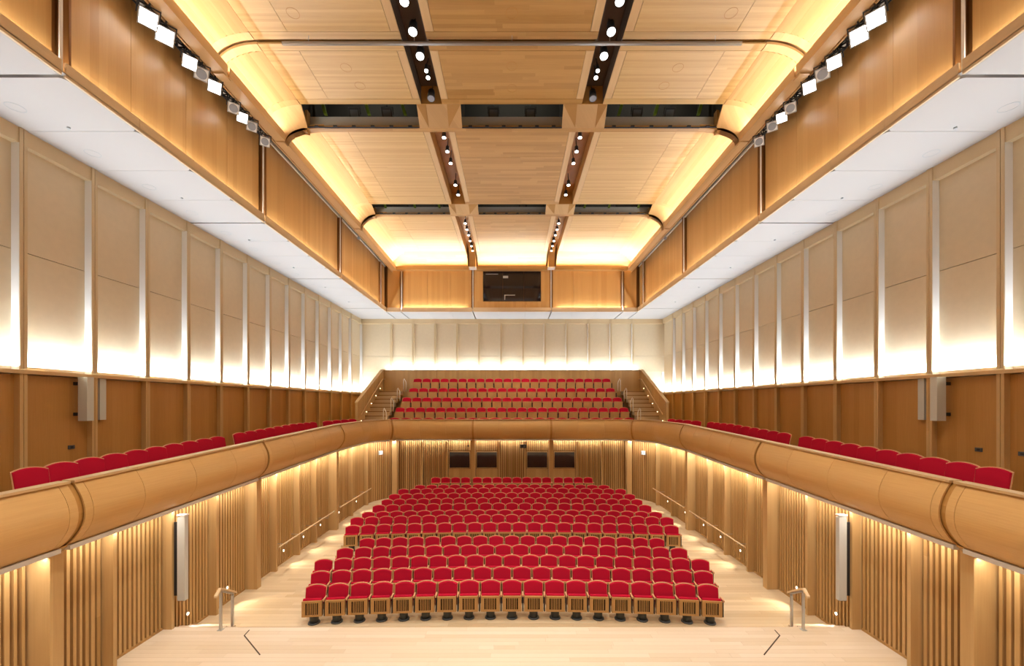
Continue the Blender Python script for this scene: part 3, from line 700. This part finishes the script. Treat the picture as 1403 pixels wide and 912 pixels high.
# the two transverse slots with their portals and dark voids
def portal(sa, sb, low, back_y, ledge):
    def slope(x0, x1, th=.05):
        obj('portal_cheek', MB().loft([[(x, sa, CZ + HC), (x, sb, CZ + low), (x, sb + th, CZ + low + th * .5), (x, sa + th, CZ + HC + th)] for x in (x0, x1)]), M['oak_y'], cl)
    slope(-3.0, -1.62); slope(1.62, 3.0)
    for s in (-1, 1):
        slope(s * 6.65, s * 6.95)
        # splayed returns either side of each opening
        for xa, xb in ((1.62, 2.05), (3.0, 2.7), (6.65, 7.1)):
            obj('portal_return', MB().loft([[(s * xa, sa, CZ + HC), (s * xb, sa, CZ + HC - .0), (s * xb, sb - .02, CZ + low)], [(s * xa, sa + .02, CZ + HC + .02), (s * xb, sa + .02, CZ + HC + .02), (s * xb, sb, CZ + low + .02)]]), M['oak_h'], cl)
    # downstand rib following a rounded profile
    inner = [(6.1 + 1.26 * math.sin(k / 8 * PI / 2), 8.5 + (low - 8.5) * math.cos(k / 8 * PI / 2)) for k in range(9)]
    for s in (-1, 1):
        outer = [(6.1, low + .55)] + [prof_pt(k / 8, .12) for k in range(1, 9)]
        obj('portal_rib', MB().box(0, s * 6.66, sb, sb + .2, CZ + low, CZ + low + .08), M['oak_h'], cl)
        i0 = [(6.66, low - .12)] + [p for p in inner if p[0] > 6.7]
        o0 = [(6.66, HC + .15)] + [prof_pt(k / 8, .12) for k in range(9 - len(i0) + 1, 9)]
        rings = [[(s * a[0], sb, CZ + a[1]), (s * a[0], sb + .2, CZ + a[1]), (s * b[0], sb + .2, CZ + b[1]), (s * b[0], sb, CZ + b[1])] for a, b in zip(i0, o0)]
        obj('portal_rib', MB().loft(rings), M['oak_h'], cl)
        rings = [[(s * a[0], sb, CZ + a[1]), (s * a[0], sb + .2, CZ + a[1]), (s * (a[0] + .02), sb + .2, CZ + a[1] + .12), (s * (a[0] + .02), sb, CZ + a[1] + .12)] for a in inner]
        obj('portal_rib', MB().loft(rings), M['oak_h'], cl)
        rings = []
        for k in range(11):
            t_ = k / 10; A = prof_pt(t_, 0) if k else (6.64, HC); 
            B = (6.64 + (7.36 - 6.64) * math.sin(t_ * PI / 2), 8.5 + (low - 8.5) * (math.cos(t_ * PI / 2) if k else 1))
            rings.append([(s * A[0], sa - .01, CZ + A[1]), (s * B[0], sb + .01, CZ + B[1]), (s * (B[0] + .02), sb + .01, CZ + B[1] + .04), (s * (A[0] + .02), sa - .01, CZ + A[1] + .04)])
        obj('portal_curve', MB().loft(rings), M['oak_y'], cl)
        for yy in (sa - .02, sb + .22): obj('channel_end', MB().box(s * XC0, s * XC1, yy, yy + .02, CZ + HC, CZ + 10.), M['oak_deep'], cl)
    # void behind
    for x0, x1 in ((-6.65, -3.0), (-1.62, 1.62), (3.0, 6.65)):
        obj('void_ledge', MB().box(x0 - .1, x1 + .1, sb + .205, sb + .23, CZ + low + .05, CZ + ledge), M['grey'], cl)
        obj('void_back', MB().box(x0 - .1, x1 + .1, back_y, back_y + .05, CZ + 9.42, CZ + 11.6), M['dark'], cl)
        for q in (x0 - .12, x1 + .1): obj('void_side', MB().box(q, q + .02, sa, back_y, CZ + 9.45, CZ + 11.6), M['dark'], cl)
        obj('opening_edge', MB().loft([[(x, y, CZ + h) for y, h in ((sb - .015, low + .0), (sb - .03, low + .02), (sb + .01, low + .05), (sb + .02, low))] for x in (x0, x1)]), M['black'], cl)
        n = 6
        for k in range(n):
            x = x0 + (x1 - x0) * (k + .5) / n
            obj('clamp', MB().box(x - .06, x + .06, sb - .05, sb, low + CZ + .02, low + CZ + .06), M['black'], cl)
    obj('void_beam', MB().box(-6.7, 6.7, sa + 1.0, sa + 1.12, CZ + 10.25, CZ + 10.5), M['green'], cl)
    for x in (-6.2, -4.75, -3.55, 3.55, 4.75, 6.2):
        obj('void_brace', MB().loft([[(x + dx, sa + .75 + dy, CZ + 9.6) for dx, dy in ((-.05, -.05), (.05, -.05), (.05, .05), (-.05, .05))], [(x + .5 * (1 if x > 0 else -1) + dx, sa + 1.0 + dy, CZ + 11.2) for dx, dy in ((-.05, -.05), (.05, -.05), (.05, .05), (-.05, .05))]]), M['green'], cl)
portal(12.85, 13.29, 8.95, 14.9, 9.46); portal(19.3, 19.9, 9.2, 21.6, 9.66)

# envelope
for y_ in (13.9, 20.4):
    for x_ in (-4.8, 0, 4.8): area((x_, y_, CZ + 11.4), (0, .2, -1), (1, 0, 0), 2.4, .1, 22, SOFT)  # dim lights added to brighten the slot voids, no fixtures modelled
env = root('ceiling', 'roof deck closing the hall above the oak trays', 'roof', 'structure')
obj('roof_deck', MB().box(-11, 11, -3.2, 29.2, CZ + 11.6, CZ + 11.8), M['dark'], env)
obj('near_ceiling', MB().box(-8.3, 8.3, -3, 7.42, CZ + 9.6, CZ + 9.7), M['oak_h'], env)
obj('side_cladding', MB().box(-11, -10.9, -3.2, 29.2, -.5, CZ + 11.6).box(10.9, 11, -3.2, 29.2, -.5, CZ + 11.6).box(-11, 11, 29.1, 29.2, -.5, CZ + 11.6), M['pale'], env)
tag(obj('wall_front', MB().box(-11, 11, -3.2, -3, -.5, CZ + 11.6), M['oak_v']), 'plain oak wall at the back of the stage', 'wall', kind='structure')

# ------------------------------------------------------------------ ceiling fittings
def ring_mesh(r, wd, mt):
    mb = MB(); n = 24
    mb.loft([[(a * math.cos(2 * PI * k / n), a * math.sin(2 * PI * k / n), z) for a, z in ((r, -.003), (r + wd, -.003), (r + wd, .002), (r, .002))] for k in range(n + 1)], caps=False)
    return mb.mesh('hatch_ring', mt)
rm = ring_mesh(.14, .012, M['grey']); rm2 = ring_mesh(.14, .01, M['oak_deep'])
for s in (-1, 1):
    for k in range(11):
        link('hatch_ring', rm, cl, (s * 9.9, 8.15 + 1.5 * k, CZ + HS))
        if k % 2 == 0: link('sprinkler', MB().cyl((0, 0, -.03), (0, 0, 0), .03, n=8).mesh('sprinkler', M['grey']), cl, (s * 9.48, 8.74 + 1.5 * k, CZ + HS))
    for y, x in ((9.85, 5.28), (11.45, 4.65), (12.1, 4.5)): link('hatch_ring', rm2, cl, (s * x, y, CZ + HC))
for y in (9.85, 11.4, 12.2): link('hatch_ring', rm2, cl, (0, y, CZ + HC))
# lighting bar across the trays
t = root('lighting_bar', 'long slim grey lighting bar hung across the ceiling near the stage', 'bar', loc=(0, 10.45, CZ + 9.2))
obj('pipe', MB().cyl((-5.87, 0, 0), (5.87, 0, 0), .045), M['rodgrey'], t)
for x in (-5.2, -2.5, 0, 2.5, 5.2): obj('hanger', MB().cyl((x, 0, .04), (x, 0, .34), .008, n=6), M['steel'], t)

# floodlights on the side trusses
def px_to(s, px, py, H):
    y = H * 560 / (552.5 - py); return (px - 701.5) * y / 560, y
FL = [(203, 24, 1, .34), (226, 47.5, 1, .34), (260, 84.5, 1, .30), (276, 100, 0, .30), (294, 118, 1, .30), (320, 147, 0, .28), (332, 160, 1, .28), (345, 172, 0, .28), (363, 193, 0, .28)]
box_me = {}
def flood_parts(size):
    if size in box_me: return box_me[size]
    h = size / 2
    house = MB().loft([[(x * h * k, y, z * h * k) for x, z in ((-1, -1), (1, -1), (1, 1), (-1, 1))] for y, k in ((0, 1), (.06, .95), (.16, .5), (.2, .4))]).mesh('housing', M['black'])
    frame = MB()
    for a in ((-1, 1, .86, 1), (-1, 1, -1, -.86), (-1, -.86, -.86, .86), (.86, 1, -.86, .86)): frame.box(a[0] * h, a[1] * h, -.02, .0, a[2] * h, a[3] * h)
    frame = frame.mesh('lens_frame', M['grey'])
    lens_on = MB().box(-.86 * h, .86 * h, -.012, -.002, -.86 * h, .86 * h).mesh('lens', M['glow'])
    lens_off = MB().cyl((0, -.03, 0), (0, -.002, 0), .75 * h, n=20, smooth=False).mesh('lens', M['lens'])
    square = MB().box(-.9 * h, .9 * h, -.014, -.004, -.9 * h, .9 * h).mesh('lens_plate', M['plate'])
    yoke = MB().box(-h - .03, -h - .01, .05, .08, 0, h + .03).box(h + .01, h + .03, .05, .08, 0, h + .03).box(-h - .03, h + .03, .05, .08, h + .03, h + .05).cyl((0, .065, h + .05), (0, .065, h + .10), .02, n=6).mesh('yoke', M['black'])
    box_me[size] = (house, frame, lens_on, lens_off, square, yoke); return box_me[size]
for s in (-1, 1):
    side = 'left' if s < 0 else 'right'
    for k, (px, py, on, size) in enumerate(FL):
        x, y = px_to(-1, px, py, 8.32); x = -x * s if s > 0 else x; x = abs(x) * s
        t = root('floodlight', f'{"lit white" if on else "unlit"} square floodlight, {ORD[k]} along the {side} truss from the stage', 'floodlight', loc=(x, y, CZ + 8.3), group='floodlights on the side trusses')
        tgt = Vector((0, 2.0, .4)); d = tgt - t.location
        t.rotation_euler = d.to_track_quat('-Y', 'Z').to_euler()
        hs, fr, lo_, lf, sq, yk = flood_parts(size)
        link('housing', hs, t); link('lens_frame', fr, t); link('yoke', yk, t)
        if on: link('lens', lo_, t)
        else: link('lens_plate', sq, t); link('lens', lf, t)
    t = root('lighting_truss', f'black lattice lighting truss below the ceiling edge, {side} side', 'truss', loc=(s * 7.88, 7.6, CZ + 8.62))
    L = 5.6; chords = [(0, 0), (.22, 0), (.11, .2)]
    for cx_, cz_ in chords: obj('chord', MB().cyl((cx_ * s, 0, cz_), (cx_ * s, L, cz_), .02, n=6), M['black'], t)
    mb = MB(); n = 22
    for k in range(n):
        ya, yb = L * k / n, L * (k + 1) / n
        for a, b in ((0, 1), (1, 2), (2, 0)):
            p, q = chords[a], chords[b]
            mb.cyl((p[0] * s, ya, p[1]), (q[0] * s, yb, q[1]), .017, n=4); mb.cyl((p[0] * s, yb, p[1]), (q[0] * s, ya, q[1]), .017, n=4)
    obj('lattice', mb, M['black'], t)
    t = root('small_spotlight', f'small white spotlight at the rear ceiling edge, {side} side', 'spotlight', loc=(s * 7.84, 20.9, CZ + 8.45))
    obj('can', MB().cyl((0, 0, 0), (0, .18, .08), .09, .07), M['steel'], t); obj('lens', MB().cyl((0, -.008, -.004), (0, 0, 0), .075), M['lens'], t)
    obj('bracket', MB().cyl((0, .1, .1), (0, .1, .56), .015, n=6), M['black'], t)
# spotlights in the two ceiling channels
SPOTS = [(553.8, 2, 1, .12), (565.5, 43.6, 1, .12), (575.5, 77, 1, .12), (584, 97, 1, .06), (586.5, 106.5, 1, .065), (590.6, 135, 0, .12), (608.4, 188.6, 1, .075), (613, 207.7, 1, .075), (617.4, 223.8, 1, .075),
         (624, 253.6, 1, .08), (627.8, 267, 1, .08), (637.5, 306, 1, .07), (639.7, 314.5, 1, .07), (642, 322, 1, .07), (644, 330, 1, .07), (645.8, 337, 1, .07), (647.5, 343.5, 1, .07)]
can_me = {}
for s in (-1, 1):
    side = 'left' if s < 0 else 'right'
    for k, (px, py, on, r) in enumerate(SPOTS):
        x, y = px_to(-1, px, py, 9.25); x = abs(x) * s
        t = root('ceiling_spotlight', f'{"lit" if on else "unlit"} black ceiling spotlight, {ORD[k]} along the {side} channel from the stage', 'spotlight', loc=(x, y, CZ + 9.25), group='spotlights in the ceiling channels')
        if (r, on) not in can_me:
            can_me[(r, on)] = (MB().cyl((0, 0, 0), (0, .0, .28 if r > .1 else .2), r, r * .8, n=14).mesh('can', M['black']),
                MB().cyl((0, 0, -.006), (0, 0, .0), r * .85, n=14, smooth=False).mesh('lens', M['glow_s'] if on else M['lens']),
                MB().cyl((0, 0, .2), (0, .12, .62), .015, n=6).mesh('stem', M['black']))
        can, lens, stem = can_me[(r, on)]
        t.rotation_euler = (-.25, 0, 0) if k < 6 else (-.1, 0, 0)
        link('can', can, t); link('lens', lens, t); link('stem', stem, t)
        if on:
            spot((x, y - .02, CZ + 9.2), (x * .95, (y + .6 if k < 3 else y - 1.5) if k < 6 else (y + .4 if k < 11 else 25.2), 0), (340 if k < 3 else 120 if k < 11 else 170) * K, SOFT, 75 if k >= 3 else 60, .8, .06)
# lamps inside the ceiling slots
for (y, xs, h) in ((13.75, (-5.3, -4.2, -.62, .62, 4.2, 5.3), 9.72), (20.7, (-5.1, -3.6, .55, 3.6, 5.1), 9.9)):
    for k, x in enumerate(xs):
        t = root('slot_floodlight', f'unlit black floodlight seen in the {"first" if y < 15 else "second"} ceiling slot, {ORD[k]} from the left', 'floodlight', loc=(x, y, CZ + h))
        hs, fr, lo_, lf, sq, yk = flood_parts(.34)
        t.rotation_euler = (.5, 0, 0)
        link('housing', hs, t); link('lens', MB().box(-.13, .13, -.012, -.002, -.13, .13).mesh('lens', M['ped']), t); link('yoke', yk, t)

# ------------------------------------------------------------------ aisle fittings
for s in (-1, 1):
    side = 'left' if s < 0 else 'right'
    for k, (y, h) in enumerate(((9.75, 5.01), (11.1, 5.0), (13.84, 4.98), (15.15, 4.94), (16.5, 4.9), (18.25, 4.86), (20.3, 4.86))):
        t = root('aisle_light', f'small glowing aisle light, {ORD[k]} from the stage on the {side} slatted wall', 'light', loc=(s * 7.755, y, CZ - h), group='aisle lights on the slatted walls')
        obj('bezel', MB().cyl((0, 0, 0), (-s * .025, 0, 0), .045), M['steel'], t)
        obj('lens', MB().cyl((-s * .026, 0, 0), (-s * .03, 0, 0), .032), M['glow_w'], t)
        spot((s * 7.68, y, CZ - h), (s * 6.9, y - .1, fz(y)), 42 * K, WARM, 80, .9, .02)
    for k, (ya, yb, ha, hb) in enumerate(((12.95, 17.0, 4.55, 4.47), (17.55, 21.4, 4.46, 4.44))):
        t = root('wall_handrail', f'slim timber handrail on the {side} wall, {"nearer the stage" if k == 0 else "toward the rear doors"}', 'handrail', loc=(s * 7.38, ya, CZ - ha))
        obj('grip', MB().tube([(0, 0, 0), (0, yb - ya, ha - hb)], .024), M['rail_oak'], t)
        n = 4
        for j in range(n):
            u = (j + .5) / n; obj('bracket', MB().tube([(0, (yb - ya) * u, (ha - hb) * u - .02), (s * .05, (yb - ya) * u, -.07), (s * .43, (yb - ya) * u, -.07)], .009, 6), M['steel'], t)
    t = root('exit_sign', f'small lit exit sign above the rear corner door, {side} side', 'sign', loc=(s * 7.25, 22.55, CZ - 2.72))
    t.rotation_euler = (0, 0, -s * .85)
    obj('sign_box', MB().box(-.12, .12, -.03, .05, -.11, .11), M['steel'], t)
    obj('sign_face', MB().box(-.10, .10, -.034, -.0305, -.09, .09), M['exit'], t)
    mb = MB().cyl((.03, -.036, .05), (.03, -.0345, .05), .018, n=8).box(.0, .035, -.036, -.0345, -.02, .03).box(-.03, .01, -.036, -.0345, -.05, -.02).box(.03, .055, -.036, -.0345, -.06, -.01).box(-.1, -.07, -.036, -.0345, -.07, .06)
    obj('running_figure', mb, M['green'], t)
# projector and small microphone hung under the gallery lip
t = root('hanging_projector', 'small black projector hung under the balcony lip between the control room windows', 'projector', loc=(.62, 22.3, CZ - 2.42))
obj('body', MB().box(-.16, .16, -.12, .12, 0, .18), M['black'], t); obj('lens', MB().cyl((.05, -.12, .08), (.05, -.17, .07), .05), M['ped'], t)
obj('yoke', MB().box(-.2, -.18, -.03, .03, 0, .30).box(.18, .2, -.03, .03, 0, .30).box(-.2, .2, -.03, .03, .28, .3), M['black'], t)
t = root('hanging_camera', 'tiny black camera under the balcony lip over the first dark window', 'camera', loc=(-2.4, 22.3, CZ - 2.3))
obj('body', MB().cyl((0, 0, 0), (.05, -.06, -.05), .03, n=8), M['black'], t); obj('stem', MB().cyl((0, 0, 0), (0, .02, .2), .01, n=6), M['black'], t)
# sockets
for s, y in ((-1, 9.85), (1, 8.5), (1, 9.3)):
    t = root('wall_socket', f'small brass socket plate on the {"left" if s < 0 else "right"} dado panel' + (' nearer the stage' if (s, y) == (1, 8.5) else ' under the loudspeaker'), 'socket', loc=(s * 10.62, y, CZ - 1.05))
    obj('plate', MB().box(-.012, .012, -.07, .07, -.045, .045), M['ped'], t)
    obj('insert', MB().box(min(0, -s * .016), max(0, -s * .016), -.03, .03, -.02, .02), M['black'], t)
